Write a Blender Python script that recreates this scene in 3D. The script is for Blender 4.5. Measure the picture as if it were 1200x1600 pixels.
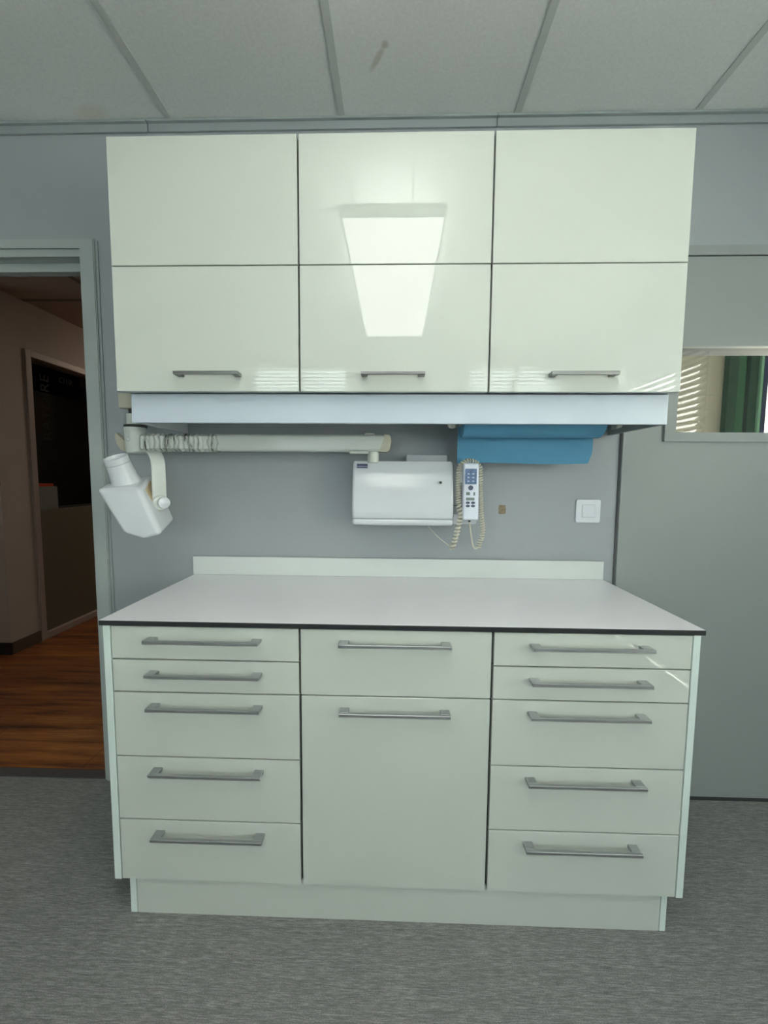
import bpy, bmesh, math, random
from mathutils import Vector, Matrix
random.seed(7)
for o in list(bpy.data.objects): bpy.data.objects.remove(o)
scene = bpy.context.scene
C = scene.collection

# ------------------------------------------------------------------ camera, light, exposure
cd = bpy.data.cameras.new('camera'); cam = bpy.data.objects.new('camera', cd); C.objects.link(cam)
right = Vector((0.99957683, 0.0281822, 0.00720587)); up = Vector((-0.0094833, 0.08153156, 0.99662564))
fwd = Vector((-0.02749959, 0.99627224, -0.08176432))
m = Matrix((right, up, -fwd)).transposed().to_4x4(); m.translation = Vector((0, -1.6845, 1.2972))
cam.matrix_world = m
cd.sensor_fit = 'VERTICAL'; cd.sensor_height = 32; cd.lens = 653.74/1600*32; cd.clip_start = .02
scene.camera = cam
scene.view_settings.view_transform = 'Standard'; scene.view_settings.look = 'None'
scene.view_settings.gamma = 1; scene.view_settings.use_curve_mapping = False
scene.view_settings.exposure = 0.62
SKY = 3.5
PANEL = 3.5
PANEL_UP = 5.5
HALL_FILL = 38.0
w = bpy.data.worlds.new('world'); scene.world = w; w.use_nodes = True
bg = w.node_tree.nodes['Background']; bg.inputs[0].default_value = (.86, .96, 1.0, 1); bg.inputs[1].default_value = SKY

sl = bpy.data.lights.new('sun', 'SUN'); sl.energy = 110; sl.angle = math.radians(.6); sl.color = (1, .96, .88)
so = bpy.data.objects.new('sun', sl); C.objects.link(so); so.location = (6, 2, 8)
so.rotation_euler = Vector((-.30, -.08, -.95)).to_track_quat('-Z', 'Y').to_euler()

FL = -0.015            # floor level
H = 2.634              # suspended ceiling level
XL, XR, YB = -2.3, 2.2, -3.9

# ------------------------------------------------------------------ materials
def mat(name, col, rough=.5, metal=0, coat=0, noise=0, nscale=(30, 30, 30), bump=0, bscale=200, emit=None, es=0, spec=.5):
    M = bpy.data.materials.new(name); M.use_nodes = True
    nt = M.node_tree; b = nt.nodes['Principled BSDF']
    b.inputs['Base Color'].default_value = (*col, 1); b.inputs['Roughness'].default_value = rough
    b.inputs['Metallic'].default_value = metal; b.inputs['Coat Weight'].default_value = coat
    b.inputs['Coat Roughness'].default_value = .02; b.inputs['Specular IOR Level'].default_value = spec
    tc = nt.nodes.new('ShaderNodeTexCoord')
    if noise:
        mp = nt.nodes.new('ShaderNodeMapping'); mp.inputs['Scale'].default_value = nscale
        nz = nt.nodes.new('ShaderNodeTexNoise'); nz.inputs['Scale'].default_value = 1; nz.inputs['Detail'].default_value = 5
        nt.links.new(tc.outputs['Object'], mp.inputs[0]); nt.links.new(mp.outputs[0], nz.inputs[0])
        r = nt.nodes.new('ShaderNodeMapRange'); r.inputs[1].default_value = .3; r.inputs[2].default_value = .7
        r.inputs[3].default_value = 1-noise; r.inputs[4].default_value = 1+noise
        nt.links.new(nz.outputs[0], r.inputs[0])
        mx = nt.nodes.new('ShaderNodeVectorMath'); mx.operation = 'SCALE'; mx.inputs[0].default_value = col
        nt.links.new(r.outputs[0], mx.inputs['Scale']); nt.links.new(mx.outputs[0], b.inputs['Base Color'])
    if bump:
        nz = nt.nodes.new('ShaderNodeTexNoise'); nz.inputs['Scale'].default_value = bscale
        nt.links.new(tc.outputs['Object'], nz.inputs[0])
        bp = nt.nodes.new('ShaderNodeBump'); bp.inputs['Strength'].default_value = bump; bp.inputs['Distance'].default_value = .002
        nt.links.new(nz.outputs[0], bp.inputs['Height']); nt.links.new(bp.outputs[0], b.inputs['Normal'])
    if emit:
        b.inputs['Emission Color'].default_value = (*emit, 1); b.inputs['Emission Strength'].default_value = es
    return M

LACQ = mat('white_lacquer', (.545, .575, .525), .015, noise=.012, nscale=(3, 3, 3), spec=.68)
EDGE = mat('pale_edge', (.64, .73, .69), .35)
CARC = mat('carcass_board', (.34, .37, .37), .5)
DARKGAP = mat('dark_gap', (.03, .035, .035), .7)
TOP = mat('white_laminate', (.87, .855, .87), .30, noise=.02, nscale=(4, 4, 4), bump=.03, bscale=900)
BLACK = mat('black_core', (.012, .014, .016), .4)
SPL = mat('splash_laminate', (.64, .685, .66), .3, noise=.02, nscale=(6, 6, 6))
PELM = mat('pelmet_board', (.50, .565, .635), .35, noise=.02, nscale=(8, 2, 8))
STEELD = mat('dark_brushed_steel', (.24, .24, .235), .3, metal=1, noise=.08, nscale=(15, 300, 300))
STEEL = mat('brushed_steel', (.45, .46, .47), .38, metal=1, noise=.08, nscale=(15, 300, 300))
WALL = mat('painted_wall', (.33, .36, .375), .55, noise=.03, nscale=(2, 2, 2), bump=.05, bscale=500)
WALLP = mat('painted_panel', (.275, .30, .29), .5, noise=.025, nscale=(1.5, 1.5, 1.5), bump=.04, bscale=400)
FRAME = mat('frame_paint', (.37, .41, .40), .4, noise=.02, nscale=(4, 4, 4))
GREYTRIM = mat('grey_trim', (.30, .34, .345), .45)
TBAR = mat('ceiling_bar', (.50, .53, .505), .6)
ROOM = mat('room_paint', (.62, .66, .66), .6, noise=.02)
PLAST = mat('white_plastic', (.61, .645, .67), .1, noise=.01, nscale=(9, 9, 9))
PLAST2 = mat('ivory_plastic', (.60, .62, .56), .35, noise=.04, nscale=(20, 20, 20))
ARM = mat('arm_enamel', (.52, .555, .52), .3, noise=.04, nscale=(6, 20, 20))
BEIGE = mat('aged_beige_plastic', (.48, .46, .36), .45, noise=.05)
RUBBER = mat('dark_rubber', (.03, .035, .03), .6)
GREYP = mat('grey_plastic', (.38, .40, .42), .4)
NAVY = mat('navy_badge', (.006, .008, .06), .3)
WHITEINK = mat('white_ink', (.6, .63, .75), .5)
PAPER = mat('blue_paper', (.085, .275, .43), .75, noise=.05, nscale=(6, 6, 14), bump=.25, bscale=700)
SWITCH = mat('switch_plastic', (.62, .66, .70), .3)
PATCH = mat('brown_patch', (.24, .19, .12), .8, noise=.3, nscale=(90, 90, 90))
SCREEN = mat('handset_screen', (.06, .12, .24), .25, noise=.5, nscale=(190, 10, 190))
BTN = mat('dark_button', (.06, .08, .13), .4)
BTNG = mat('grey_button', (.16, .20, .18), .5)
CORD = mat('ivory_cord', (.60, .58, .48), .45)
HWALL = mat('hallway_paint', (.46, .38, .32), .6, noise=.05, nscale=(3, 3, 3), bump=.05)
HBASE = mat('dark_skirting', (.10, .075, .05), .5)
HFRAME = mat('hallway_frame', (.40, .33, .29), .45)
OLIVE = mat('olive_panel', (.13, .12, .085), .5)
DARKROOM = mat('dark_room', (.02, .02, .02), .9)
LETTER = mat('faint_letters', (.06, .06, .055), .9, spec=0)
BOXG = mat('grey_box_card', (.26, .25, .24), .7)
BOXR = mat('red_lid', (.60, .05, .02), .5)
SIDING = mat('beige_siding', (.18, .158, .105), .8, noise=.03, nscale=(3, 3, 3))
GREEN = mat('green_frame', (.006, .022, .009), .45, spec=.08)
GREENL = mat('green_frame_edge', (.07, .14, .08), .4, spec=.2)
NAVYS = mat('navy_seal', (.008, .01, .025), .5, spec=.1)
STONE = mat('pale_render', (.60, .54, .45), .8, noise=.25, nscale=(4, 4, 3))
SLAT = mat('blind_slat', (.80, .82, .80), .4)
WFRAME = mat('window_paint', (.7, .73, .73), .35)
TARMAC = mat('yard_paving', (.30, .29, .26), .9, noise=.1)

def lamp_mat(name, col, s):
    M = mat(name, (.9, .9, .9), .4, emit=col, es=s); return M
PANELM = lamp_mat('light_diffuser', (1, .985, .95), PANEL)
PANELU = lamp_mat('added_uplight', (1, .985, .95), PANEL_UP)
HFILL = lamp_mat('hall_fill_diffuser', (1, .80, .60), HALL_FILL)

def glass_mat():
    M = bpy.data.materials.new('clear_glass'); M.use_nodes = True; nt = M.node_tree; nt.nodes.clear()
    o = nt.nodes.new('ShaderNodeOutputMaterial'); mx = nt.nodes.new('ShaderNodeMixShader')
    t = nt.nodes.new('ShaderNodeBsdfTransparent'); t.inputs[0].default_value = (.96, .98, .97, 1)
    g = nt.nodes.new('ShaderNodeBsdfGlossy'); g.inputs['Roughness'].default_value = .0
    geo = nt.nodes.new('ShaderNodeNewGeometry')
    dt = nt.nodes.new('ShaderNodeVectorMath'); dt.operation = 'DOT_PRODUCT'
    nt.links.new(geo.outputs['Normal'], dt.inputs[0]); nt.links.new(geo.outputs['Incoming'], dt.inputs[1])
    def mth(op, *ins):
        q = nt.nodes.new('ShaderNodeMath'); q.operation = op
        for i, v in enumerate(ins):
            if isinstance(v, (int, float)): q.inputs[i].default_value = v
            else: nt.links.new(v, q.inputs[i])
        return q.outputs[0]
    c = mth('ABSOLUTE', dt.outputs['Value'])
    p5 = mth('POWER', mth('SUBTRACT', 1, c), 5)
    fr = mth('MULTIPLY_ADD', p5, .92, .08)                       # both faces of the pane together
    a = nt.nodes.new('ShaderNodeMath'); a.operation = 'MULTIPLY'; a.use_clamp = True
    nt.links.new(fr, a.inputs[0]); nt.links.new(mth('SUBTRACT', 1, geo.outputs['Backfacing']), a.inputs[1])
    nt.links.new(a.outputs[0], mx.inputs[0])
    nt.links.new(t.outputs[0], mx.inputs[1]); nt.links.new(g.outputs[0], mx.inputs[2]); nt.links.new(mx.outputs[0], o.inputs[0])
    return M
GLASS = glass_mat()

def ramp_mat(name, stops, mapping, detail=6, rough=.6, scale=1, bump=0, extra=None):
    M = bpy.data.materials.new(name); M.use_nodes = True; nt = M.node_tree; b = nt.nodes['Principled BSDF']
    tc = nt.nodes.new('ShaderNodeTexCoord'); mp = nt.nodes.new('ShaderNodeMapping'); mp.inputs['Scale'].default_value = mapping
    nz = nt.nodes.new('ShaderNodeTexNoise'); nz.inputs['Scale'].default_value = scale; nz.inputs['Detail'].default_value = detail
    nz.inputs['Roughness'].default_value = .7
    nt.links.new(tc.outputs['Object'], mp.inputs[0]); nt.links.new(mp.outputs[0], nz.inputs[0])
    cr = nt.nodes.new('ShaderNodeValToRGB'); els = cr.color_ramp.elements
    els[0].position, els[0].color = stops[0][0], (*stops[0][1], 1); els[1].position, els[1].color = stops[-1][0], (*stops[-1][1], 1)
    for p, c in stops[1:-1]: e = els.new(p); e.color = (*c, 1)
    nt.links.new(nz.outputs[0], cr.inputs[0]); nt.links.new(cr.outputs[0], b.inputs['Base Color'])
    b.inputs['Roughness'].default_value = rough
    if bump:
        bp = nt.nodes.new('ShaderNodeBump'); bp.inputs['Strength'].default_value = bump; bp.inputs['Distance'].default_value = .002
        nt.links.new(nz.outputs[0], bp.inputs['Height']); nt.links.new(bp.outputs[0], b.inputs['Normal'])
    return M, nt, b, cr, tc
# grey linoleum streaked along x
LINO, nt, b, cr, tc = ramp_mat('grey_linoleum', [(.33, (.07, .071, .069)), (.5, (.195, .196, .189)), (.67, (.42, .42, .405))], (9, 150, 1), 6, .6, bump=.1)
nz0 = cr.inputs[0].links[0].from_node
mp2 = nt.nodes.new('ShaderNodeMapping'); mp2.inputs['Scale'].default_value = (230, 520, 1)
nz2 = nt.nodes.new('ShaderNodeTexNoise'); nz2.inputs['Scale'].default_value = 1; nz2.inputs['Detail'].default_value = 3
nt.links.new(tc.outputs['Object'], mp2.inputs[0]); nt.links.new(mp2.outputs[0], nz2.inputs[0])
mp3 = nt.nodes.new('ShaderNodeMapping'); mp3.inputs['Scale'].default_value = (34, 420, 1)
nz3 = nt.nodes.new('ShaderNodeTexNoise'); nz3.inputs['Scale'].default_value = 1; nz3.inputs['Detail'].default_value = 5
nt.links.new(tc.outputs['Object'], mp3.inputs[0]); nt.links.new(mp3.outputs[0], nz3.inputs[0])
def wsum(x, y, fx, fy):
    q = nt.nodes.new('ShaderNodeMath'); q.operation = 'MULTIPLY'; q.inputs[1].default_value = fx; nt.links.new(x, q.inputs[0])
    p = nt.nodes.new('ShaderNodeMath'); p.operation = 'MULTIPLY_ADD'; p.inputs[1].default_value = fy; nt.links.new(y, p.inputs[0]); nt.links.new(q.outputs[0], p.inputs[2])
    return p.outputs[0]
nt.links.new(wsum(wsum(nz0.outputs[0], nz2.outputs[0], .30, .30), nz3.outputs[0], 1, .40), cr.inputs[0])
# ceiling tile, faint mottling and a few smudges
TILE, nt, b, cr, tc = ramp_mat('mineral_tile', [(.3, (.66, .68, .66)), (.7, (.76, .78, .76))], (90, 90, 90), 6, .9, bump=.15)
geo = nt.nodes.new('ShaderNodeNewGeometry'); last = cr.outputs[0]
for cx_, cy_, ang_, sx_, sy_, k_ in ((-.072, -.228, 60, 20, 90, .76), (-.046, -.272, 0, 75, 75, .76), (-1.14, -.05, 10, 14, 30, .93)):
    sb = nt.nodes.new('ShaderNodeVectorMath'); sb.operation = 'SUBTRACT'; sb.inputs[1].default_value = (cx_, cy_, H+.004); nt.links.new(geo.outputs['Position'], sb.inputs[0])
    rt_ = nt.nodes.new('ShaderNodeVectorRotate'); rt_.rotation_type = 'Z_AXIS'; rt_.inputs['Angle'].default_value = math.radians(ang_); nt.links.new(sb.outputs[0], rt_.inputs['Vector'])
    sc_ = nt.nodes.new('ShaderNodeVectorMath'); sc_.operation = 'MULTIPLY'; sc_.inputs[1].default_value = (sx_, sy_, 0); nt.links.new(rt_.outputs[0], sc_.inputs[0])
    ln = nt.nodes.new('ShaderNodeVectorMath'); ln.operation = 'LENGTH'; nt.links.new(sc_.outputs[0], ln.inputs[0])
    mr = nt.nodes.new('ShaderNodeMapRange'); mr.inputs[1].default_value = .5; mr.inputs[2].default_value = 1.2; mr.inputs[3].default_value = 1; mr.inputs[4].default_value = 0; nt.links.new(ln.outputs['Value'], mr.inputs[0])
    mxs = nt.nodes.new('ShaderNodeMixRGB'); mxs.blend_type = 'MULTIPLY'; mxs.inputs[2].default_value = (k_, k_*.96, k_*.9, 1)
    nt.links.new(mr.outputs[0], mxs.inputs[0]); nt.links.new(last, mxs.inputs[1]); last = mxs.outputs[0]
nt.links.new(last, b.inputs['Base Color'])
# laminate planks
WOOD, nt, b, cr, tc = ramp_mat('laminate_planks', [(.36, (.07, .020, .004)), (.5, (.28, .09, .020)), (.64, (.46, .18, .045))], (1.3, 15, 1), 8, .4)
br = nt.nodes.new('ShaderNodeTexBrick'); br.inputs['Scale'].default_value = 1
br.inputs['Color1'].default_value = (1, 1, 1, 1); br.inputs['Color2'].default_value = (.78, .78, .78, 1); br.inputs['Mortar'].default_value = (.3, .3, .3, 1)
br.inputs['Mortar Size'].default_value = .0018; br.inputs['Brick Width'].default_value = 1.2; br.inputs['Row Height'].default_value = .19
nt.links.new(tc.outputs['Object'], br.inputs[0])
mm = nt.nodes.new('ShaderNodeMixRGB'); mm.blend_type = 'MULTIPLY'; mm.inputs[0].default_value = 1
nt.links.new(cr.outputs[0], mm.inputs[1]); nt.links.new(br.outputs[0], mm.inputs[2]); nt.links.new(mm.outputs[0], b.inputs['Base Color'])
# crinkled film wrapped round the arm
FILM, nt, b, cr, tc = ramp_mat('crinkled_film', [(.38, (.10, .10, .09)), (.46, (.45, .48, .44)), (.65, (.64, .66, .62))], (60, 9, 9), 6, .25, bump=.9)

# ------------------------------------------------------------------ mesh helpers
class MB:
    def __init__(s): s.bm = bmesh.new()
    def box(s, x0, x1, y0, y1, z0, z1, bev=0, seg=2, only=None):
        g = bmesh.ops.create_cube(s.bm, size=1); vs = g['verts']
        for v in vs:
            v.co = Vector(((x0+x1)/2+v.co.x*(x1-x0), (y0+y1)/2+v.co.y*(y1-y0), (z0+z1)/2+v.co.z*(z1-z0)))
        if bev:
            es = {e for v in vs for e in v.link_edges}
            if only:
                es = {e for e in es if abs((e.verts[0].co-e.verts[1].co).normalized().dot(Vector(only))) > .9}
            bmesh.ops.bevel(s.bm, geom=list(es), offset=bev, segments=seg, profile=.5, affect='EDGES')
        return s
    def rings(s, rings, cap0=True, cap1=True):
        R = [[s.bm.verts.new(p) for p in r] for r in rings]; n = len(R[0])
        for a, b in zip(R, R[1:]):
            for i in range(n):
                s.bm.faces.new((a[i], a[(i+1) % n], b[(i+1) % n], b[i]))
        if cap0: s.bm.faces.new(list(reversed(R[0])))
        if cap1: s.bm.faces.new(R[-1])
        return s
    def lathe(s, c, axis, prof, n=32, cap0=True, cap1=True):
        ax = Vector(axis).normalized(); u = ax.orthogonal().normalized(); v = ax.cross(u); c = Vector(c)
        return s.rings([[c+ax*t+(u*math.cos(6.28318530718*k/n)+v*math.sin(6.28318530718*k/n))*max(r, 1e-4) for k in range(n)] for t, r in prof], cap0, cap1)
    def cyl(s, p0, p1, r, n=24, bev=0):
        p0 = Vector(p0); d = Vector(p1)-p0; L = d.length
        pr = [(0, r), (L, r)] if not bev else [(0, r-bev), (bev*.3, r-bev*.3), (bev, r), (L-bev, r), (L-bev*.3, r-bev*.3), (L, r-bev)]
        return s.lathe(p0, d, pr, n)
    def tube(s, pts, r, n=8):
        pts = [Vector(p) for p in pts]; rs = []; prev = None
        for i, p in enumerate(pts):
            t = (pts[min(i+1, len(pts)-1)]-pts[max(i-1, 0)]).normalized()
            if prev is None: u = t.orthogonal().normalized()
            else: u = (prev-t*prev.dot(t)).normalized()
            prev = u; v = t.cross(u)
            rs.append([p+(u*math.cos(2*math.pi*k/n)+v*math.sin(2*math.pi*k/n))*r for k in range(n)])
        return s.rings(rs)
    def prism(s, poly, y0, y1, bev=0, seg=2):      # polygon in (x, z) extruded along y
        a = [s.bm.verts.new((x, y0, z)) for x, z in poly]; b = [s.bm.verts.new((x, y1, z)) for x, z in poly]
        n = len(a); fs = [s.bm.faces.new(a), s.bm.faces.new(list(reversed(b)))]
        for i in range(n): fs.append(s.bm.faces.new((a[(i+1) % n], a[i], b[i], b[(i+1) % n])))
        if bev:
            es = {e for f in fs[:1] for e in f.edges}
            bmesh.ops.bevel(s.bm, geom=list(es), offset=bev, segments=seg, affect='EDGES')
        return s
    def strap(s, path, wdir, wid, th):             # flat band swept along a path
        path = [Vector(p) for p in path]; W = Vector(wdir).normalized()*wid/2; rs = []
        for i, p in enumerate(path):
            t = (path[min(i+1, len(path)-1)]-path[max(i-1, 0)]).normalized(); nn = t.cross(W).normalized()*th/2; c = .12
            rs.append([p-W*(1-c)-nn, p+W*(1-c)-nn, p+W-nn*.4, p+W+nn*.4, p+W*(1-c)+nn, p-W*(1-c)+nn, p-W+nn*.4, p-W-nn*.4])
        return s.rings(rs)
    def build(s, name, material, parent=None, ang=.6):
        bm = s.bm; bmesh.ops.recalc_face_normals(bm, faces=bm.faces)
        for f in bm.faces: f.smooth = True
        for e in bm.edges:
            e.smooth = len(e.link_faces) == 2 and e.calc_face_angle(0) < ang
        if parent is not None: off = Vector(ORG[parent.name])
        else:
            xs = [v.co for v in bm.verts]
            off = Vector(((min(p.x for p in xs)+max(p.x for p in xs))/2, (min(p.y for p in xs)+max(p.y for p in xs))/2, min(p.z for p in xs)))
        for v in bm.verts: v.co -= off
        me = bpy.data.meshes.new(name); bm.to_mesh(me); bm.free()
        me.materials.append(material)
        o = bpy.data.objects.new(name, me); C.objects.link(o)
        wn = o.modifiers.new('weighted_normals', 'WEIGHTED_NORMAL'); wn.keep_sharp = True
        if parent is not None: o.parent = parent; ORG[o.name] = tuple(off)
        else: o.location = off; ORG[o.name] = tuple(off)
        return o
ORG = {}
def thing(name, label, cat, loc, group=None):
    o = bpy.data.objects.new(name, None); C.objects.link(o); o.location = loc; o.empty_display_size = .05
    ORG[o.name] = tuple(loc); tag(o, label, cat, group); return o
def tag(o, label=None, cat=None, group=None, kind=None):
    if label: o['label'] = label
    if cat: o['category'] = cat
    if group: o['group'] = group
    if kind: o['kind'] = kind
    return o
def struct(name, mb, material, label=None, parent=None, cat=None):
    o = mb.build(name, material, parent)
    if parent is None:
        o['kind'] = 'structure'
        if label: o['label'] = label
        if cat: o['category'] = cat
    return o
def text(name, body, size, loc, rot, material, parent, depth=.0006, align='CENTER', squeeze=1):
    cu = bpy.data.curves.new(name, 'FONT'); cu.body = body; cu.size = size; cu.extrude = depth; cu.align_x = align; cu.align_y = 'CENTER'
    t = bpy.data.objects.new(name, cu); C.objects.link(t)
    bpy.context.view_layer.update()
    me = bpy.data.meshes.new_from_object(t.evaluated_get(bpy.context.evaluated_depsgraph_get()))
    bpy.data.objects.remove(t)
    M = Matrix.Translation(Vector(loc)-Vector(ORG[parent.name])) @ rot.to_4x4() @ Matrix.Diagonal((squeeze, 1, 1, 1))
    me.transform(M); me.materials.clear(); me.materials.append(material)
    o = bpy.data.objects.new(name, me); C.objects.link(o); o.parent = parent
    return o
RX = Matrix.Rotation(math.pi/2, 3, 'X')      # upright text facing -y

# ------------------------------------------------------------------ the room shell
struct('floor', MB().box(XL, XR, YB, -.0, FL-.1, FL), LINO, 'dark grey streaked linoleum floor', cat='floor')
DX0, DX1, DZ = -2.15, -1.243, 2.09          # left doorway
WX0, WX1, WZ0, WZ1 = 1.072, 2.05, 1.4785, 1.80   # interior window in the right panel
bw = MB()
bw.box(XL-.1, DX0, 0, .11, FL-.1, H+.1)
bw.box(DX0, DX1+.02, 0, .11, 2.17, H+.1)
bw.box(DX1+.02, 1.0, 0, .11, FL-.1, H+.1)
bw.box(1.0, XR, 0, .11, FL-.1, WZ0-.03); bw.box(1.0, XR, 0, .11, WZ1+.03, H+.1)
bw.box(1.0, WX0-.03, 0, .11, WZ0-.03, WZ1+.03)
bw.box(WX1+.03, XR, 0, .11, WZ0-.03, WZ1+.03)
struct('wall_back', bw, WALL, 'blue grey painted wall behind the cabinets', cat='wall')
lw = MB(); lw.box(XL-.1, XL, YB, 0, FL-.1, H+.1)
struct('wall_left', lw, ROOM)
rw = MB()
rw.box(XR, XR+.12, YB, -3.5, FL-.1, H+.1); rw.box(XR, XR+.12, -1.4, .11, FL-.1, H+.1)
rw.box(XR, XR+.12, -3.5, -1.4, FL-.1, 1.0); rw.box(XR, XR+.12, -3.5, -1.4, 2.56, H+.1)
struct('wall_right', rw, ROOM)
fw = MB()
edges = [XL-.1, -1.66, -.53, .77, 1.9, XR+.12]
for i in range(0, 5, 2): fw.box(edges[i], edges[i+1], YB-.12, YB, FL-.1, H+.1)
for a, b_ in ((-1.66, -.53), (.77, 1.9)):
    fw.box(a, b_, YB-.12, YB, FL-.1, .95); fw.box(a, b_, YB-.12, YB, 2.56, H+.1)
struct('wall_front', fw, ROOM)
# ceiling of mineral tiles; T bars are separate trims
tiles = MB(); gx = [-.865+.65*k for k in range(-3, 6)]
struct('ceiling', tiles.box(XL, XR, YB, 0, H+.004, H+.05), TILE, 'grey mineral tile suspended ceiling', cat='ceiling')
n = 1
for x in gx:
    if XL < x < XR:
        struct('trim_%d' % n, MB().box(x-.012, x+.012, YB, -.02, H, H+.006), TBAR); n += 1
for y in (-1.3, -2.6):
    struct('trim_%d' % n, MB().box(XL, XR, y-.012, y+.012, H-.0006, H+.005), TBAR); n += 1
# wall angle under the ceiling, in three lengths with open joints
for a, b_ in ((XL, -.955), (-.952, .362), (.3645, XR)):
    tr = MB(); tr.box(a, b_, -.022, 0, H-.006, H+.003, .0015); tr.box(a, b_, -.010, 0, H-.034, H-.004, .0015)
    struct('trim_%d' % n, tr, GREYTRIM); n += 1
# left doorway: architrave, jamb and stop
ar = MB()
ar.prism([(-1.181, FL), (-1.181, 2.213), (DX0-.06, 2.213), (DX0-.06, 2.180), (-1.2335, 2.180), (-1.2335, FL)], -.016, 0, .003)
struct('trim_%d' % n, ar, FRAME, 'grey painted architrave round the left doorway', cat='door frame'); n += 1
jb = MB()
jb.box(-1.246, -1.21, -.006, .125, FL, 2.18, .002); jb.box(DX0-.03, DX0, -.006, .125, FL, 2.18, .002)
jb.box(DX0-.03, -1.21, -.006, .012, 2.151, 2.181, .002)
jb.box(DX0-.03, -1.21, .012, .125, 2.151, 2.181)
jb.box(DX0-.03, -1.21, .045, .085, 2.118, 2.152, .002)
struct('door_1', jb, FRAME, 'grey painted frame of the open doorway to the hall', cat='door frame')
struct('trim_%d' % n, MB().box(DX0, -1.21, -.004, .045, FL-.01, FL+.006, .003), mat('threshold_strip', (.06, .055, .055), .5), 'dark strip across the doorway floor', cat='threshold'); n += 1
struct('trim_%d' % n, MB().box(-1.181, -1.172, -.006, 0, FL, 2.21, .001), GREYTRIM); n += 1

# right grey panel door with its window
pd = MB()
pz = 2.128; x0 = .881
def frame_ring(mb, X0, X1, Z0, Z1, a0, a1, c0, c1, ya, yb):     # one closed ring: outer X0..X1, Z0..Z1, hole a0..a1, c0..c1
    o_ = [(X0, Z0), (X1, Z0), (X1, Z1), (X0, Z1)]; i_ = [(a0, c0), (a1, c0), (a1, c1), (a0, c1)]
    V = {}
    for key, pts_, y in (('of', o_, ya), ('if', i_, ya), ('ob', o_, yb), ('ib', i_, yb)): V[key] = [mb.bm.verts.new((x, y, z)) for x, z in pts_]
    for i in range(4):
        j = (i+1) % 4
        mb.bm.faces.new((V['of'][i], V['of'][j], V['if'][j], V['if'][i])); mb.bm.faces.new((V['ob'][j], V['ob'][i], V['ib'][i], V['ib'][j]))
        mb.bm.faces.new((V['of'][j], V['of'][i], V['ob'][i], V['ob'][j])); mb.bm.faces.new((V['if'][i], V['if'][j], V['ib'][j], V['ib'][i]))
frame_ring(pd, x0, XR, FL+.004, pz, WX0, WX1, WZ0, WZ1, -.018, -.001)
d2 = struct('door_2', pd, WALLP, 'large flat grey door panel right of the cabinets', cat='door')
struct('trim_%d' % n, MB().box(.8755, x0, -.004, 0, FL, 2.12), mat('groove_shadow', (.12, .125, .12), .7)); n += 1
struct('trim_%d' % n, MB().box(.8745, XR, -.006, 0, pz+.0005, 2.136), DARKGAP); n += 1
struct('trim_%d' % n, MB().box(.8745, XR, -.014, 0, 2.136, 2.172, .002), WALLP, 'painted rail above the grey panel', cat='rail'); n += 1
struct('trim_%d' % n, MB().box(.8745, XR, -.03, -.018, FL-.002, FL+.006), DARKGAP); n += 1
wf = MB()
frame_ring(wf, 1.030, WX1+.04, 1.444, 1.835, WX0-.0005, WX1, WZ0+.0005, WZ1-.0005, -.030, -.0175)
w1 = struct('window_1', wf, WALLP, 'grey framed window in the grey panel', cat='window')
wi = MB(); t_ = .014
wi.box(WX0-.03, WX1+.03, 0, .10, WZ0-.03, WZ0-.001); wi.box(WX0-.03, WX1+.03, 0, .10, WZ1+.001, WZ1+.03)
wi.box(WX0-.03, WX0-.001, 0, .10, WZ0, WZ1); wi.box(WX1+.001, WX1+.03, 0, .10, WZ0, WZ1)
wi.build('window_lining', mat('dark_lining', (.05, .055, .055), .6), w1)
MB().box(WX0-.01, WX1+.01, .0, .005, WZ0-.01, WZ1+.01).build('pane', GLASS, w1)

# ------------------------------------------------------------------ behind the right window: yard with siding and a green frame
sd = MB()
sd.box(.9, 1.93, .9, .95, FL, 3.0)
siding = struct('wall_yard', sd, SIDING, 'beige boarded wall seen through the right window', cat='wall')
gr = MB(); zz = 1.964-.082*22
while zz < 3.0:
    gr.box(.9, 1.93, .8985, .9005, zz-.0012, zz+.0012); zz += .082
gr.build('board_joints', mat('board_joint', (.20, .18, .13), .8), siding)
gf = thing('green_door_frame', 'dark green glossy metal frame beyond the right window', 'frame', (2.0, .9, FL))
MB().box(1.93, 1.985, .86, .95, FL, 3.0, .004).build('outer_upright', GREEN, gf)
MB().box(1.987, 2.06, .89, .95, FL, 3.0, .015, 4).build('rounded_upright', mat('green_round', (.014, .052, .02), .45, spec=.1), gf)
MB().box(2.062, 2.112, .875, .95, FL, 3.0, .004).build('inner_upright', GREEN, gf)
MB().box(2.114, 2.130, .862, .95, FL, 3.0, .002).build('edge_strip', GREENL, gf)
MB().box(2.131, 2.158, .862, .95, FL, 3.0, .002).build('seal', NAVYS, gf)
yb = MB(); yb.box(2.2, 6.0, 3.0, 3.1, FL, 5.0)
hb = struct('wall_courtyard', yb, STONE, 'pale rendered wall far beyond the right window', cat='wall')
for k, (a, b_, c0, c1) in enumerate(((4.05, 4.4, 2.02, 2.25), (4.55, 5.3, 1.3, 2.4))):
    MB().box(a, b_, 2.97, 3.0, c0, c1, .01).build('dark_opening', mat('opening_%d' % k, (.12, .08, .07), .6), hb)
struct('floor_yard', MB().box(.9, 6.0, .11, 3.0, FL-.1, FL), TARMAC)
struct('added_shade_roof', MB().box(.86, 2.9, .11, 1.3, 2.5, 2.6), ROOM)  # unseen roof added to keep sky light off the siding

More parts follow.
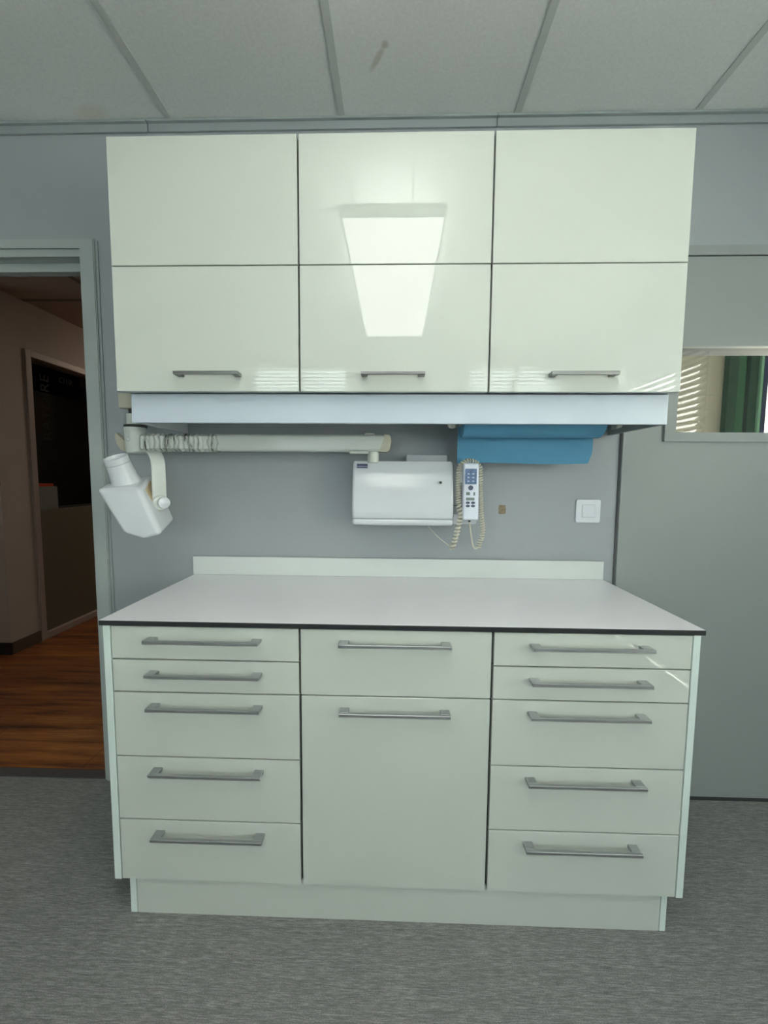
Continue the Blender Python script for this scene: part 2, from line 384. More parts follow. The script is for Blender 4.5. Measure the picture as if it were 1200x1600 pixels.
fc = MB(); fc.box(7.0, 7.5, -14, 1.0, -3, 7.5)
struct('added_light_blocker', fc, mat('dark_blocker', (.10, .105, .11), .9, noise=.1, nscale=(1, 1, 1)))  # unseen dark block added to darken slat gaps and cut sky light
struct('ground_outside', MB().box(XR+.12, 7.0, -14, -.2, -3.1, -3.0), TARMAC)
# ------------------------------------------------------------------ hallway on the left
HX = -2.80
struct('floor_hallway', MB().box(-4.2, -1.0, .045, 5.0, FL-.1, FL), WOOD, 'reddish brown wood laminate floor of the hallway', cat='floor')
hw = MB()
hw.box(HX-.1, HX, 1.21, 1.512, FL, 2.62); hw.box(HX-.1, HX, 1.512, 3.2, 2.21, 2.62); hw.box(HX-.1, HX, 3.2, 5.0, FL, 2.62)
struct('wall_hallway', hw, HWALL, 'beige hallway wall seen through the doorway', cat='wall')
struct('wall_hallway_side', MB().box(-4.2, HX-.1, 1.21, 1.25, FL, 2.62), mat('hall_side_paint', (.50, .46, .46), .6, noise=.04))
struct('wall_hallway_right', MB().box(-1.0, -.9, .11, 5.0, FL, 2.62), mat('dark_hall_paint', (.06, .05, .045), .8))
struct('wall_hallway_end', MB().box(-2.9, -.9, 5.0, 5.1, FL, 2.62), HWALL)
struct('wall_hallway_left', MB().box(-4.3, -4.2, .0, 1.25, FL, 1.7).box(-4.3, -4.2, .0, 1.25, 2.0, 2.62).box(-4.3, -4.2, .0, .3, 1.7, 2.0).box(-4.3, -4.2, .9, 1.25, 1.7, 2.0), HWALL)  # open slot added out of view to let sky light onto the side wall
struct('wall_hallway_front', MB().box(-4.3, XL-.1, .0, .11, FL, 2.62), HWALL)
struct('ceiling_hallway', MB().box(-4.3, -.9, .11, 5.1, 2.60, 2.68), HWALL, 'dim hallway ceiling', cat='ceiling')
struct('trim_%d' % n, MB().box(HX, -1.0, 1.47, 1.494, 2.594, 2.60), mat('hall_bar', (.22, .18, .16), .6)); n += 1
struct('trim_%d' % n, MB().box(-2.16, -2.136, .11, 5.0, 2.593, 2.60), mat('hall_bar_b', (.22, .18, .16), .6)); n += 1
struct('baseboard_left', MB().box(HX, HX+.013, 1.2102, 1.455, FL, .075, .002), HBASE, 'dark skirting at the foot of the hallway wall', cat='skirting')
struct('baseboard_side', MB().box(-4.2, HX+.013, 1.197, 1.21, FL, .075, .002), mat('black_skirting', (.025, .02, .02), .5))
hf = MB()
hf.box(HX-.08, HX+.014, 1.462, 1.512, FL, 2.245, .003); hf.box(HX-.08, HX+.014, 3.2, 3.25, FL, 2.245, .003)
hf.box(HX-.08, HX+.014, 1.512, 3.2, 2.195, 2.245, .003); hf.box(HX-.08, HX+.014, 1.512, 3.2, FL, .035, .003)
w2 = struct('window_2', hf, HFRAME, 'framed glazed partition in the hallway wall', cat='partition')
MB().box(HX-.05, HX-.02, 1.512, 3.2, .035, 1.02, .002).build('lower_panel', OLIVE, w2)
gl = MB().box(HX-.04, HX-.034, 1.512, 3.2, 1.02, 2.195).build('pane', GLASS, w2)
# print on the glass
RT = Matrix(((0, 0, 1), (1, 0, 0), (0, 1, 0)))                 # local x -> +y, local y -> +z, faces +x
lp = MB().box(HX-.0335, HX-.0330, 1.57, 2.06, 1.96, 2.165).build('sign_film', mat('black_film', (.002, .002, .003), 1, spec=0), w2)
text('lettering', 'CHIR', .068, (HX-.0322, 1.90, 2.095), RT, LETTER, w2, squeeze=1.0)
text('lettering', 'RATOIRE', .125, (HX-.0322, 1.68, 1.84), RT @ Matrix.Rotation(math.pi/2, 3, 'Z'), LETTER, w2, squeeze=1.05)
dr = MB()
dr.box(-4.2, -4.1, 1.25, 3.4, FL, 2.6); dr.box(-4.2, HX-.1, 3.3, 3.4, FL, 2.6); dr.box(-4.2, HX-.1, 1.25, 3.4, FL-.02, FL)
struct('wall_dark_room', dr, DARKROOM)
bx = thing('storage_box', 'dark grey box with a thin red lid behind the hallway glass', 'box', (-3.0, 1.66, 1.0))
MB().box(-3.12, -2.90, 1.50, 1.83, 1.0, 1.205, .006).build('box_body', BOXG, bx)
MB().box(-3.12, -2.90, 1.50, 1.79, 1.2052, 1.228, .003).build('lid', BOXR, bx)
sh = MB().box(-3.3, HX-.085, 1.3, 3.2, .97, 1.0, .002).build('shelf', mat('dark_shelf', (.03, .028, .025), .6))
tag(sh, 'dark ledge behind the hallway glass under the grey box', 'shelf')
hl = thing('hall_fill_light', 'added warm fill light on the hallway ceiling, out of view', 'light', (-1.9, 3.4, 2.55))  # unseen lamp added to brighten the hallway
MB().cyl((-1.9, 3.4, 2.575), (-1.9, 3.4, 2.6), .17, 32).build('base', PLAST, hl)
MB().lathe((-1.9, 3.4, 2.575), (0, 0, -1), [(0, .15), (.02, .145), (.045, .11), (.055, .02)], 32).build('diffuser', HFILL, hl)

# ------------------------------------------------------------------ windows behind the camera, with blinds
def room_window(nm, p0, p1, z0, z1, axis, blind_z, sill=True, pitch=.04, tilt=.5):
    f = MB(); g = MB()
    a, b_ = p0, p1
    def bx_(mb, u0, u1, d0, d1, zz0, zz1, bev=0):
        if axis == 'x': mb.box(u0, u1, YB-d1, YB-d0, zz0, zz1, bev)
        else: mb.box(XR+d0, XR+d1, u0, u1, zz0, zz1, bev)
    bx_(f, a, a+.05, .03, .09, z0, z1, .003); bx_(f, b_-.05, b_, .03, .09, z0, z1, .003)
    bx_(f, a, b_, .03, .09, z0, z0+.05, .003); bx_(f, a, b_, .03, .09, z1-.03, z1, .003)
    bx_(f, (a+b_)/2-.03, (a+b_)/2+.03, .03, .09, z0, z1, .003)
    wd = struct(nm, f, WFRAME)
    bx_(g, a, b_, .055, .06, z0, z1); g.build('pane', GLASS, wd)
    bl = MB(); z = z1-.02
    bx_(bl, a+.01, b_-.01, -.045, .01, z1-.012, z1+.02, .003)
    while z > blind_z:
        c, s_ = math.cos(tilt)*pitch*.52, math.sin(tilt)*pitch*.52
        if axis == 'x':
            q = [(a+.01, YB+.018-c, z+s_), (b_-.01, YB+.018-c, z+s_), (b_-.01, YB+.018+c, z-s_), (a+.01, YB+.018+c, z-s_)]
        else:
            q = [(XR-.018+c, a+.01, z+s_), (XR-.018+c, b_-.01, z+s_), (XR-.018-c, b_-.01, z-s_), (XR-.018-c, a+.01, z-s_)]
        v0 = [bl.bm.verts.new(p) for p in q]; v1 = [bl.bm.verts.new((p[0], p[1], p[2]-.0015)) for p in q]
        bl.bm.faces.new(v0); bl.bm.faces.new(list(reversed(v1)))
        for i in range(4): bl.bm.faces.new((v0[(i+1) % 4], v0[i], v1[i], v1[(i+1) % 4]))
        z -= pitch
    bx_(bl, a+.01, b_-.01, -.035, -.005, blind_z-.03, blind_z-.01, .003)
    return bl, wd
bl, wd = room_window('window_3', -1.66, -.53, .95, 2.56, 'x', 1.95, tilt=.6)
tag(bl.build('window_blind', SLAT), 'white slatted blind half lowered, left of the two windows behind the viewer', 'blind')
bl, wd = room_window('window_4', .77, 1.9, .95, 2.56, 'x', 1.95, tilt=.6)
tag(bl.build('window_blind', SLAT), 'white slatted blind half lowered, right of the two windows behind the viewer', 'blind')
bl, wd = room_window('window_5', -3.5, -1.4, 1.0, 2.56, 'y', 1.06, pitch=.047, tilt=.8)
tag(bl.build('window_blind', SLAT), 'white slatted blind on the side window', 'blind')
for nm, loc, rot, sx, sy in (('portal_a', (-1.095, YB-.1, 1.715), (math.pi/2, 0, math.pi), 1.13, 1.53), ('portal_b', (1.335, YB-.1, 1.715), (math.pi/2, 0, math.pi), 1.13, 1.53),
                             ('portal_c', (XR+.1, -2.45, 1.78), (math.pi/2, 0, -math.pi/2), 2.1, 1.56)):
    ld = bpy.data.lights.new(nm, 'AREA'); ld.shape = 'RECTANGLE'; ld.size = sx; ld.size_y = sy; ld.cycles.is_portal = True
    lo = bpy.data.objects.new(nm, ld); C.objects.link(lo); lo.location = loc; lo.rotation_euler = rot
# suspended light panel over the room
lt = thing('pendant_light_panel', 'long white flat light panel hung on two wires, mirrored in the middle wall cabinet', 'light', (-.02, -1.7, 2.40))
fr = MB()
px0, px1, py0, py1 = -.247, .204, -2.487, -.914
fr.box(px0, px0+.008, py0, py1, 2.40, 2.435); fr.box(px1-.008, px1, py0, py1, 2.40, 2.435)
fr.box(px0, px1, py0, py0+.03, 2.40, 2.435); fr.box(px0, px1, py1-.038, py1, 2.40, 2.435); fr.box(px0, px1, py0, py1, 2.42, 2.435)
fr.build('panel_frame', mat('panel_frame_paint', (.12, .12, .12), .5), lt)
MB().box(px0+.008, px1-.008, py0+.03, py1-.038, 2.402, 2.41).build('diffuser', PANELM, lt)
MB().box(px0+.03, px1-.03, py0+.05, py1-.06, 2.4355, 2.438).build('added_uplight', PANELU, lt)  # unseen glowing top face added to lift ceiling and ambient light
for x in (-.101, .062):
    for y in (-.958, -2.43): MB().cyl((x, y, 2.435), (x, y, H), .0022, 8).build('hanging_wire', mat('wire_grey', (.15, .15, .15), .4), lt)

# ------------------------------------------------------------------ handles
def handle_low(parent, xa, xb, zb, yf, mt=STEEL):
    h = MB(); t = .009; d = .035; lw_ = .026
    h.box(xa, xb, yf-d, yf-d+.010, zb, zb+t, .0008, 1)
    h.box(xa, xa+lw_, yf-d+.0095, yf, zb, zb+t, .0008, 1); h.box(xb-lw_, xb, yf-d+.0095, yf, zb, zb+t, .0008, 1)
    return h.build('handle', mt, parent, ang=.5)

# ------------------------------------------------------------------ base cabinets
YF = -.563; TH = .019; G = .0020; ZT = .8795; ZBOT = .110
XS = [-.798, -.2634, .2716, .8083]
rows = [ZT, .7822, .6864, .4936, .3004, ZBOT]
def drawer(parent, xa, xb, z0, z1, hx0, hx1, name='drawer', zh=None):
    dmb = MB().box(xa+.0024, xb-.0024, YF, YF+TH, z0+G, z1-G, .0009, 1)
    dr_ = dmb.build(name, LACQ, parent)
    handle_low(dr_, hx0, hx1, (z1-.040) if zh is None else zh, YF)
    return dr_
def carcass(parent, xa, xb):
    c = MB(); y0 = YF+TH+.002; t = .016
    c.box(xa+.001, xa+t, y0, -.004, ZBOT+.002, ZT-.001); c.box(xb-t, xb-.001, y0, -.004, ZBOT+.002, ZT-.001)
    c.box(xa+t, xb-t, y0, -.004, ZBOT+.002, ZBOT+t); c.box(xa+t, xb-t, y0+.02, -.004, ZT-t, ZT-.001); c.box(xa+t, xb-t, -.012, -.004, ZBOT+t, ZT-t)
    return c.build('carcass', DARKGAP, parent)
G5 = 'base cabinets under the worktop'
u = thing('base_cabinet', 'white glossy five-drawer base cabinet on the left, beside the doorway', 'cabinet', (-.53, -.28, FL))
carcass(u, XS[0], XS[1])
for k in range(5): drawer(u, XS[0], XS[1], rows[k+1], rows[k], -.688, -.369)
MB().box(-.820, XS[0]-.0012, YF+.001, -.004, .108, ZT, .001, 1).build('side_panel', EDGE, u)
u = thing('base_cabinet', 'white glossy base cabinet in the middle with one drawer over a tall door', 'cabinet', (0, -.28, FL))
carcass(u, XS[1], XS[2])
drawer(u, XS[1]+.001, XS[2]-.002, .6872, ZT, -.151, .154)
drawer(u, XS[1]+.002, XS[2]-.002, ZBOT, .6872, -.150, .155, 'door', .6455)
u = thing('base_cabinet', 'white glossy five-drawer base cabinet on the right, beside the grey door panel', 'cabinet', (.54, -.28, FL))
carcass(u, XS[2], XS[3])
for k in range(5): drawer(u, XS[2], XS[3], rows[k+1], rows[k], .371, .690)
MB().box(XS[3]+.0012, .829, YF+.001, -.004, .108, ZT, .001, 1).build('side_panel', EDGE, u)
pl = thing('plinth', 'pale recessed plinth board along the floor under the base cabinets', 'plinth', (0, -.54, FL))
PY = -.546
MB().box(-.765, .778, PY, PY+.016, FL, ZBOT+.001, .0008, 1).build('front_board', LACQ, pl)
MB().box(-.786, -.7668, PY, -.06, FL, ZBOT+.001, .0008, 1).build('end_board', EDGE, pl)
MB().box(.7798, .797, PY, -.06, FL, ZBOT+.001, .0008, 1).build('end_board', EDGE, pl)

# worktop and splashback
wt = thing('worktop', 'white laminate worktop with a black front edge over the base cabinets', 'worktop', (0, -.28, ZT))
MB().box(-.826, .836, -.570, -.0005, ZT+.001, .8947, .0015, 1).build('black_core', BLACK, wt)
MB().box(-.8245, .8345, -.5685, -.0005, .8947, .8955).build('white_surface', TOP, wt)
sp = thing('splashback', 'low white splashback strip standing at the back of the worktop', 'splashback', (0, -.006, .8955))
MB().box(-.828, .833, -.013, -.0005, .8965, .9705).build('board', SPL, sp)
MB().box(-.828, .833, -.013, -.0005, .9705, .9712).build('dark_top_edge', CARC, sp)
MB().box(-.8285, -.828, -.013, -.0005, .8965, .9705).build('dark_end', CARC, sp)
MB().box(.833, .8335, -.013, -.0005, .8965, .9705).build('dark_end', CARC, sp)

# ------------------------------------------------------------------ wall cabinets
UF = -.38; US = [-.873, -.298, .2785, .852]; UZ0, UZM, UZ1 = 1.560, 1.932, 2.3006
hxs = [(-.675, -.477), (-.107, .084), (.456, .653)]
labs = ['white glossy wall cabinet on the left with two lift-up doors', 'white glossy wall cabinet in the middle mirroring the light panel',
        'white glossy wall cabinet on the right mirroring the sunlit blind']
def handle_up(parent, xa, xb, zb, yf):
    h = MB(); lw_ = .020
    h.box(xa, xb, yf-.034, yf-.024, zb, zb+.010, .0012)
    h.box(xa, xa+lw_, yf-.026, yf, zb-.001, zb+.009, .0012); h.box(xb-lw_, xb, yf-.026, yf, zb-.001, zb+.009, .0012)
    return h.build('handle', STEELD, parent)
for i in range(3):
    u = thing('wall_cabinet', labs[i], 'cabinet', ((US[i]+US[i+1])/2, -.19, UZ0))
    a, b_ = US[i], US[i+1]; c = MB(); y0 = UF+TH+.002; t = .016; zt = UZ1-.001; z0 = UZ0+.003
    ca, cb = (a+.012 if i == 0 else a+.001), (b_-.012 if i == 2 else b_-.001)
    c.box(ca, ca+t, y0, -.001, z0, zt); c.box(cb-t, cb, y0, -.001, z0, zt)
    c.box(ca+t, cb-t, y0, -.001, z0, z0+t); c.box(ca+t, cb-t, y0, -.001, zt-t, zt); c.box(ca+t, cb-t, -.009, -.001, z0+t, zt-t)
    c.build('carcass', CARC, u)
    gx_ = .0028
    MB().box(a+gx_, b_-gx_, UF, UF+TH, UZM+.0018, UZ1, .0009, 1).build('door', LACQ, u)
    d_ = MB().box(a+gx_, b_-gx_, UF, UF+TH, UZ0, UZM-.0018, .0009, 1).build('door', LACQ, u)
    handle_up(d_, hxs[i][0], hxs[i][1], 1.6035, UF)
    MB().box(a+.002, b_-.002, UF+TH, UF+TH+.0015, UZM-.01, UZM+.01).build('joint_strip', DARKGAP, u)
    if i < 2: MB().box(b_-.006, b_+.006 - .0065, UF+TH, UF+TH+.0016, UZ0+.004, UZ1-.004).build('joint_strip', DARKGAP, u)

pm = thing('pelmet', 'pale blue-white fascia box under the wall cabinets', 'pelmet', (0, -.18, 1.467))
MB().box(-.852, .842, -.340, -.324, 1.4685, 1.5595, .001, 1).build('front_board', PELM, pm)
MB().box(-.852, -.838, -.324, -.001, 1.4685, 1.5595, .001, 1).build('side_board', PLAST, pm)
MB().box(.828, .842, -.324, -.001, 1.4685, 1.5595, .001, 1).build('side_board', GREYTRIM, pm)
MB().box(-.838, .828, -.324, -.314, 1.548, 1.5595).build('fixing_rail', GREYTRIM, pm)

# ------------------------------------------------------------------ blue paper roll
ro = thing('paper_roll', 'blue paper roll with a hanging sheet under the right wall cabinet', 'paper roll', (.47, -.185, 1.35))
rc = Vector((.23, -.187, 1.506))
MB().lathe(rc, (1, 0, 0), [(0, .022), (.0, .066), (.0015, .066), (.4755, .066), (.477, .065), (.477, .022)], 48, False, False).build('roll', PAPER, ro)
sheet = MB(); rs = []; cols = 24
def sheet_pt(u, v, off):           # v 0 at the top (tangent to the roll), 1 at the bottom hem
    x = .2265+.4925*u; z = 1.506-.153*v; y = -.121+.004*math.sin(u*5+v*2)*v+.006*v
    z += .002*math.sin(u*7)*v
    if u > .93: x -= .012*((u-.93)/.07)*max(0, (v-.75)/.25)
    return Vector((x, y+off, z))
grid = [[[sheet.bm.verts.new(sheet_pt(i/cols, j/8, off)) for i in range(cols+1)] for j in range(9)] for off in (0, .0008)]
for j in range(8):
    for i in range(cols):
        a, b_ = grid[0], grid[1]
        sheet.bm.faces.new((a[j][i], a[j][i+1], a[j+1][i+1], a[j+1][i])); sheet.bm.faces.new((b_[j+1][i], b_[j+1][i+1], b_[j][i+1], b_[j][i]))
for j in range(8):
    for i in (0, cols): sheet.bm.faces.new((grid[0][j][i], grid[0][j+1][i], grid[1][j+1][i], grid[1][j][i]))
for i in range(cols): sheet.bm.faces.new((grid[0][8][i], grid[0][8][i+1], grid[1][8][i+1], grid[1][8][i]))
sheet.build('hanging_sheet', PAPER, ro)
rh = thing('roll_holder', 'white plastic bracket ends carrying the blue paper roll', 'roll holder', (.47, -.185, 1.47))
MB().cyl((.19, -.187, 1.506), (.80, -.187, 1.506), .012, 16).build('rod', PLAST2, rh)
MB().lathe((.196, -.187, 1.492), (0, 0, -1), [(-.01, .016), (.012, .016), (.018, .012), (.021, .003)], 20).build('left_cap', PLAST2, rh)
MB().box(.188, .204, -.20, -.174, 1.492, 1.5585, .003).build('left_bracket', PLAST2, rh)
MB().box(.222, .229, -.20, -.172, 1.478, 1.53, .003).build('left_stop', PLAST2, rh)
rb = MB(); rb.prism([(.757, 1.5585), (.782, 1.5585), (.782, 1.492), (.775, 1.476), (.757, 1.470)], -.205, -.17, .003); rb.build('right_bracket', PLAST2, rh)

# ------------------------------------------------------------------ light switch, patch
sw = thing('light_switch', 'square white light switch on the wall below the right wall cabinet', 'light switch', (.765, -.006, 1.125))
MB().box(.717, .8115, -.008, -.0003, 1.1255, 1.2155, .006, 3, (0, 1, 0)).build('plate', SWITCH, sw)
MB().box(.7405, .7885, -.0105, -.008, 1.147, 1.195, .0012).build('rocker', SWITCH, sw)
MB().box(.7393, .7897, -.0083, -.0078, 1.1458, 1.1962).build('rocker_gap', CARC, sw)
pt = MB(); pt.prism([(.413, 1.1575), (.418, 1.155), (.438, 1.156), (.4415, 1.161), (.4405, 1.189), (.434, 1.192), (.428, 1.190), (.424, 1.193), (.414, 1.191), (.4125, 1.18)], -.0012, -.0002)
tag(pt.build('torn_patch', PATCH), 'small brown torn patch on the grey wall left of the light switch', 'patch')

# ------------------------------------------------------------------ dental x-ray unit: control box, arm, yoke, tube head
xr = thing('xray_unit', 'white wall-mounted dental x-ray unit with folded arm and tilted tube head', 'x-ray unit', (.03, -.01, 1.12))
# base plate with the lower strip running on to the right
MB().box(-.160, .300, -.135, -.0005, 1.128, 1.165, .009, 3, (0, 1, 0)).build('lower_base', PLAST, xr)
cov = MB()
# curved cover: profile in (y, z), swept along x; the front swells out below the middle
prof = []
for k in range(17):
    s_ = k/16; z = 1.358-s_*(1.358-1.150)
    y = -.118-.042*math.sin(min(1, s_*1.15)*math.pi/2)
    if s_ > .93: y += .006*(s_-.93)/.07
    prof.append((y, z))
cornr = [(-.1585, 1), (-.1545, .0)]
ringsx = []
for x, ins in ((-.161, .010), (-.159, .004), (-.153, 0), (.203, 0), (.210, .004), (.213, .012)):
    r_ = []
    for k, (y, z) in enumerate(prof):
        zz = z
        if k == 0: zz = z-ins
        if k == 16: zz = z+ins*.5
        r_.append(Vector((x, y+ins, zz)))
    r_ += [Vector((x, -.001, prof[-1][1]+ins*.5)), Vector((x, -.001, prof[0][1]-ins))]
    ringsx.append(r_)
cov.rings(ringsx); cov.build('control_box_cover', PLAST, xr, ang=.5)
MB().box(-.1585, .208, -.1555, -.02, 1.1435, 1.150, .001).build('shadow_joint', GREYTRIM, xr)
MB().box(-.160, .212, -.158, -.0005, 1.122, 1.148, .011, 4).build('lower_lip', PLAST, xr)
MB().box(.205, .300, -.09, -.0005, 1.124, 1.190, .012, 4, (0, 1, 0)).build('handset_ledge', PLAST, xr)
bd = MB(); bd.box(-.144, -.1045, -.1338, -.1268, 1.332, 1.3475)
badge = bd.build('badge', NAVY, xr)
text('badge_lettering', 'BLUEXDENTAL', .0058, (-.1243, -.1342, 1.3378), RX, WHITEINK, badge, .0003)
MB().cyl((.163, -.150, 1.281), (.163, -.1575, 1.281), .0048, 20).build('indicator', RUBBER, xr)
MB().box(.040, .194, -.075, -.02, 1.345, 1.3845, .002).build('rear_bracket', GREYP, xr)
# arm
AY = -.12
MB().cyl((-.085, AY, 1.352), (-.085, AY, 1.392), .021, 28, .003).build('arm_pivot', PLAST2, xr)
am = MB(); am.box(-.66, -.045, AY-.028, AY+.028, 1.391, 1.4535, .010, 3, (1, 0, 0)); am.build('arm', ARM, xr)
fm = MB(); rr = []
for k in range(60):
    x = -.946+.290*k/59; j = .0018*math.sin(k*1.7)+.0012*random.random()
    hy, hz = .029+j, .0315+j
    rr.append([Vector((x+.003*math.sin(3*a+k*.4), AY+hy*sy*(1 if abs(cz_) < .9 else .8), 1.4215+hz*cz_)) for a, (sy, cz_) in enumerate(((-1, -.7), (-1, 0), (-1, .7), (-.7, 1), (0, 1), (.7, 1), (1, .7), (1, 0), (1, -.7), (.7, -1), (0, -1), (-.7, -1)))])
fm.rings(rr).build('film_wrapped_sleeve', FILM, xr)['label'] = 'crinkled clear film sleeve'
cap = MB(); cap.prism([(-.067, 1.391), (-.032, 1.391), (-.024, 1.398), (-.018, 1.430), (-.020, 1.447), (-.027, 1.4535), (-.043, 1.4535)], AY-.0285, AY+.0285, .004)
cap.build('arm_end_cap', BEIGE, xr)['label'] = 'beige arm end cap'
MB().box(-.170, -.100, AY-.034, AY+.01, 1.384, 1.3925, .002).build('arm_tongue', PLAST2, xr)
MB().cyl((-.098, AY, 1.4535), (-.098, AY, 1.460), .019, 24, .002).build('arm_button', PLAST2, xr)
# elbow post on the left: beige block, post, dark ring, sleeve
EX, EY = -.980, -.12
MB().box(-1.022, -.90, EY-.03, EY+.03, 1.545, 1.60, .004).build('upper_arm_block', BEIGE, xr)
MB().cyl((-.985, EY, 1.525), (-.985, EY, 1.546), .016, 20).build('post_collar', RUBBER, xr)
MB().cyl((-.980, EY, 1.482), (-.980, EY, 1.527), .027, 28).build('post', ARM, xr)
MB().cyl((-.978, EY, 1.4775), (-.978, EY, 1.487), .0395, 32, .002).build('post_ring', RUBBER, xr)
MB().lathe((EX, EY, 1.478), (0, 0, -1), [(0, .0365), (.003, .0375), (.013, .0375), (.014, .0365), (.09, .0345), (.094, .032)], 36).build('elbow_sleeve', ARM, xr)
MB().lathe((EX-.006, EY-.0335, 1.431), (-.1, -.995, 0), [(0, .007), (.004, .007), (.007, .004), (.008, .001)], 14).build('elbow_screw', PLAST, xr)
fin = MB(); fin.prism([(-1.056, 1.459), (-1.062, 1.446), (-1.056, 1.420), (-1.042, 1.397), (-1.016, 1.384), (-1.012, 1.418)], EY+.000, EY+.026, .002); fin.build('elbow_lug', BEIGE, xr)
# yoke: flat band leaving the elbow and bending down to the head pivot
yd_ = Vector((.76, -.65, 0)).normalized(); wd_ = Vector((.65, .76, 0)).normalized()
P0 = Vector((EX-.012, EY+.006, 1.381)); pth = [P0+yd_*t for t in (0, .03, .06, .09, .12, .15, .17)]
cc = P0+yd_*.180+Vector((0, 0, -.052))
for k in range(1, 13):
    a = math.pi/2*k/12; pth.append(cc+yd_*(.056*math.sin(a))+Vector((0, 0, .052*math.cos(a))))
endx = cc+yd_*.056
for t in (.02, .045, .07, .095, .12, .135): pth.append(endx+Vector((0, 0, -t)))
MB().strap(pth, wd_, .046, .009).build('yoke', ARM, xr)
kp = endx+Vector((0, 0, -.123))
MB().lathe(kp-yd_*.034, yd_, [(0, .024), (.026, .026), (.044, .026), (.047, .0235), (.0475, .001)], 32).build('pivot_boss', ARM, xr)
MB().lathe(kp+yd_*.004+Vector((.006, .002, 0)), yd_, [(0, .0165), (.016, .0195), (.021, .019), (.023, .016), (.0235, .001)], 32).build('pivot_knob', PLAST, xr)
# tube head
hd = MB()
F = [(-.993, -.33, 1.252), (-.842, -.33, 1.257), (-.776, -.325, 1.101), (-.835, -.335, 1.085), (-.905, -.33, 1.102)]
K = [(-1.030, -.19, 1.287), (-.868, -.19, 1.303), (-.800, -.19, 1.137), (-.865, -.19, 1.119), (-.944, -.19, 1.138)]
fv = [hd.bm.verts.new(p) for p in F]; kv = [hd.bm.verts.new(p) for p in K]
ff = [hd.bm.faces.new(fv), hd.bm.faces.new(list(reversed(kv)))]
for i in range(5): ff.append(hd.bm.faces.new((fv[(i+1) % 5], fv[i], kv[i], kv[(i+1) % 5])))
bmesh.ops.recalc_face_normals(hd.bm, faces=hd.bm.faces)
bmesh.ops.bevel(hd.bm, geom=list(hd.bm.edges), offset=.017, segments=5, profile=.5, affect='EDGES')
head = hd.build('tube_head', PLAST, xr, ang=1.2)
axn = Vector((-.13, -.38, .91)).normalized(); top = Vector((-.948, -.288, 1.360))
nb = [(-.150, .078), (-.130, .072), (-.116, .062), (-.104, .054), (-.090, .0475), (-.075, .0435), (-.045, .041), (-.0235, .039), (-.022, .0375), (-.0205, .0395), (-.001, .0385), (0, .037), (-.002, .034), (-.022, .032), (-.055, .030)]
MB().lathe(top, axn, nb, 48).build('cone', PLAST, xr, ang=.9)
MB().lathe(top, axn, [(-.0225, .0398), (-.0205, .0398)], 48, False, False).build('cone_seam', GREYTRIM, xr)
MB().lathe(top, axn, [(-.056, .0295), (-.054, .0295)], 32).build('cone_filter', GREYP, xr)
# narrow seam and beige side cover behind the yoke
sc = MB()
def sidept(u, v):                                                   # on the right side face
    a = Vector(F[1]).lerp(Vector(F[2]), v); b2 = Vector(K[1]).lerp(Vector(K[2]), v); return a.lerp(b2, u)+Vector((.0012, 0, .0005))
poly = [sidept(.20, .10), sidept(.62, .02), sidept(.62, .50), sidept(.40, .62), sidept(.30, .48)]
v0 = [sc.bm.verts.new(p) for p in poly]; v1 = [sc.bm.verts.new(p-Vector((.004, 0, .002))) for p in poly]
sc.bm.faces.new(v0); sc.bm.faces.new(list(reversed(v1)))
for i in range(5): sc.bm.faces.new((v0[(i+1) % 5], v0[i], v1[i], v1[(i+1) % 5]))
sc.build('side_cover', mat('yellowed_cover', (.52, .42, .26), .5), xr)['label'] = 'yellowed side cover'

# thin lead hanging under the control box
def smooth(pts, n=14):
    pts = [Vector(p) for p in pts]; out = []
    P = [pts[0]*2-pts[1]]+pts+[pts[-1]*2-pts[-2]]
    for i in range(1, len(P)-2):
        for k in range(n):
            t = k/n; a, b2, c2, d2_ = P[i-1], P[i], P[i+1], P[i+2]
            out.append(.5*((2*b2)+(c2-a)*t+(2*a-5*b2+4*c2-d2_)*t*t+(3*b2-a-3*c2+d2_)*t**3))
    return out+[pts[-1]]
MB().tube(smooth([(.118, -.10, 1.124), (.134, -.12, 1.104), (.160, -.14, 1.078), (.186, -.15, 1.058), (.198, -.15, 1.048)]), .0017, 6).build('thin_lead', CORD, xr)

# ------------------------------------------------------------------ handset with coiled cord
hs = thing('xray_handset', 'white x-ray remote handset with keypad and coiled ivory cord beside the control box', 'handset', (.268, -.15, 1.145))
hb_ = MB(); hb_.box(.2365, .2945, -.182, -.158, 1.146, 1.351, .008, 3)
for v in hb_.bm.verts:
    t = (v.co.z-1.146)/.205; v.co.x = .268+(v.co.x-.2655)*(1.0-.04*t)-.002*t+.002
body = hb_.build('body', mat('handset_plastic', (.66, .70, .78), .3), hs)
MB().box(.230, .243, -.158, -.125, 1.28, 1.345, .004).build('cradle', PLAST, hs)
MB().box(.250, .288, -.158, -.1, 1.175, 1.32, .004).build('back_rest', PLAST, hs)
YH = -.1826
MB().box(.2465, .2875, YH-.001, YH+.001, 1.276, 1.331, .002, 2, (0, 1, 0)).build('screen', SCREEN, hs)
ic = MB()
for zz in (1.313, 1.300, 1.287):
    for xx in (.2585, .2755): ic.box(xx-.0035, xx+.0035, YH-.0016, YH-.0008, zz-.0025, zz+.0025)
ic.build('screen_icons', mat('icon_print', (.35, .45, .6), .5), hs)
MB().cyl((.267, YH+.001, 1.2635), (.267, YH-.002, 1.2635), .0088, 24).build('round_button', BTN, hs)
MB().box(.2512, .2652, YH-.0012, YH+.001, 1.237, 1.248, .001).build('square_button', BTNG, hs)
MB().box(.277, .2835, YH-.0012, YH+.001, 1.236, 1.248, .001).build('square_button', BTNG, hs)
MB().box(.2512, .2812, YH-.0012, YH+.001, 1.2185, 1.2285, .001).build('wide_button', BTNG, hs)
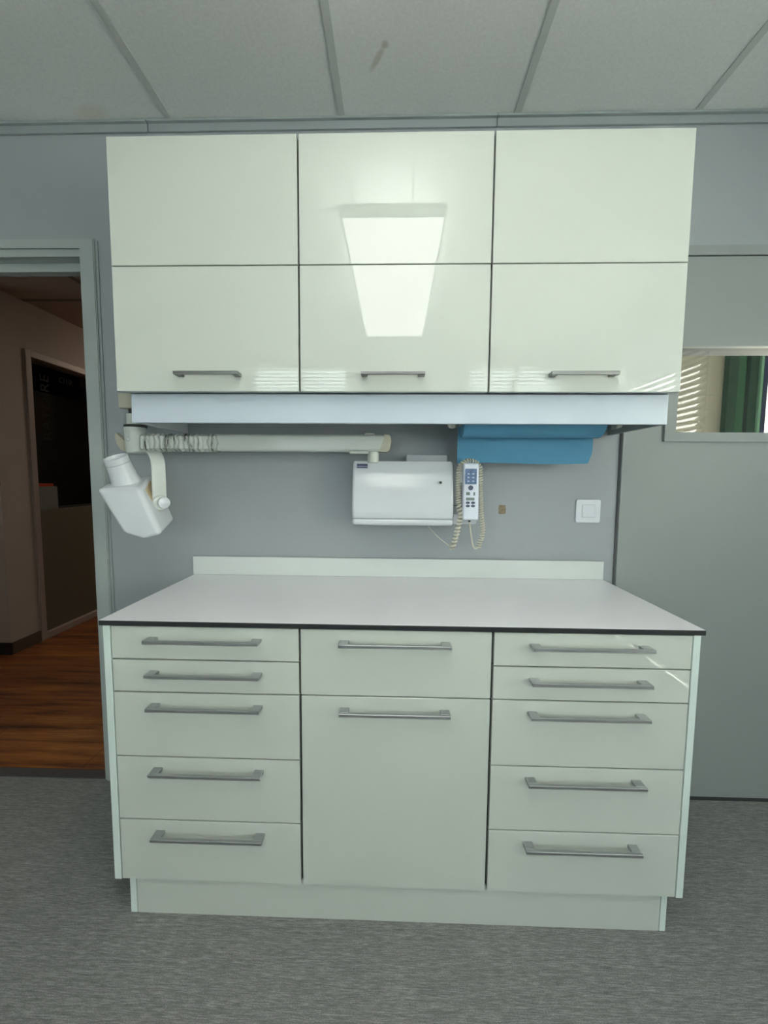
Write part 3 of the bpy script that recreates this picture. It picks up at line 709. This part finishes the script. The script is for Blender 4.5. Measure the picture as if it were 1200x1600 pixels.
for zz in (1.210, 1.1985):
    for xx in (.2583, .2768):
        ob = MB(); ob.lathe((xx, YH+.001, zz), (0, -1, 0), [(0, .0073), (.002, .0073), (.0028, .006)], 20)
        for v in ob.bm.verts: v.co.z = zz+(v.co.z-zz)*.64
        ob.build('oval_button', BTN, hs)
def coil(path, r, pitch, wr):
    pts = smooth(path, 10); L = [0]
    for a, b2 in zip(pts, pts[1:]): L.append(L[-1]+(b2-a).length)
    tot = L[-1]; turns = tot/pitch; N = int(turns*12); out = []; j = 0
    for i in range(N+1):
        s_ = tot*i/N
        while j < len(L)-2 and L[j+1] < s_: j += 1
        t = (s_-L[j])/max(1e-9, L[j+1]-L[j]); p = pts[j].lerp(pts[j+1], t); d = (pts[j+1]-pts[j]).normalized()
        u_ = d.cross(Vector((0, 1, 0))).normalized(); v_ = d.cross(u_)
        a = 2*math.pi*turns*i/N
        out.append(p+(u_*math.cos(a)+v_*math.sin(a))*r)
    return MB().tube(out, wr, 6)
coil([(.318-.010, -.145, 1.042), (.3205, -.148, 1.10), (.313, -.150, 1.175), (.3075, -.152, 1.26), (.305, -.154, 1.325), (.293, -.158, 1.350), (.268, -.160, 1.3605), (.243, -.158, 1.353), (.229, -.156, 1.325), (.2275, -.155, 1.25), (.2295, -.160, 1.20)], .0072, .0092, .0029).build('coiled_cord', CORD, hs)
coil([(.2295, -.160, 1.20), (.236, -.166, 1.165), (.226, -.165, 1.11), (.216, -.160, 1.065), (.208, -.158, 1.040)], .0072, .0135, .0040).build('coiled_cord', CORD, hs)
MB().tube(smooth([(.208, -.158, 1.040), (.203, -.156, 1.037), (.200, -.150, 1.044), (.206, -.14, 1.050)]), .0022, 6).build('cord_end', CORD, hs)
MB().tube(smooth([(.268, -.168, 1.148), (.270, -.168, 1.125), (.276, -.165, 1.09), (.283, -.160, 1.056), (.290, -.155, 1.042), (.300, -.15, 1.040), (.308, -.145, 1.045)]), .0030, 8).build('straight_cord', CORD, hs)
MB().cyl((.268, -.168, 1.140), (.268, -.168, 1.149), .0045, 14).build('cord_grommet', RUBBER, hs)
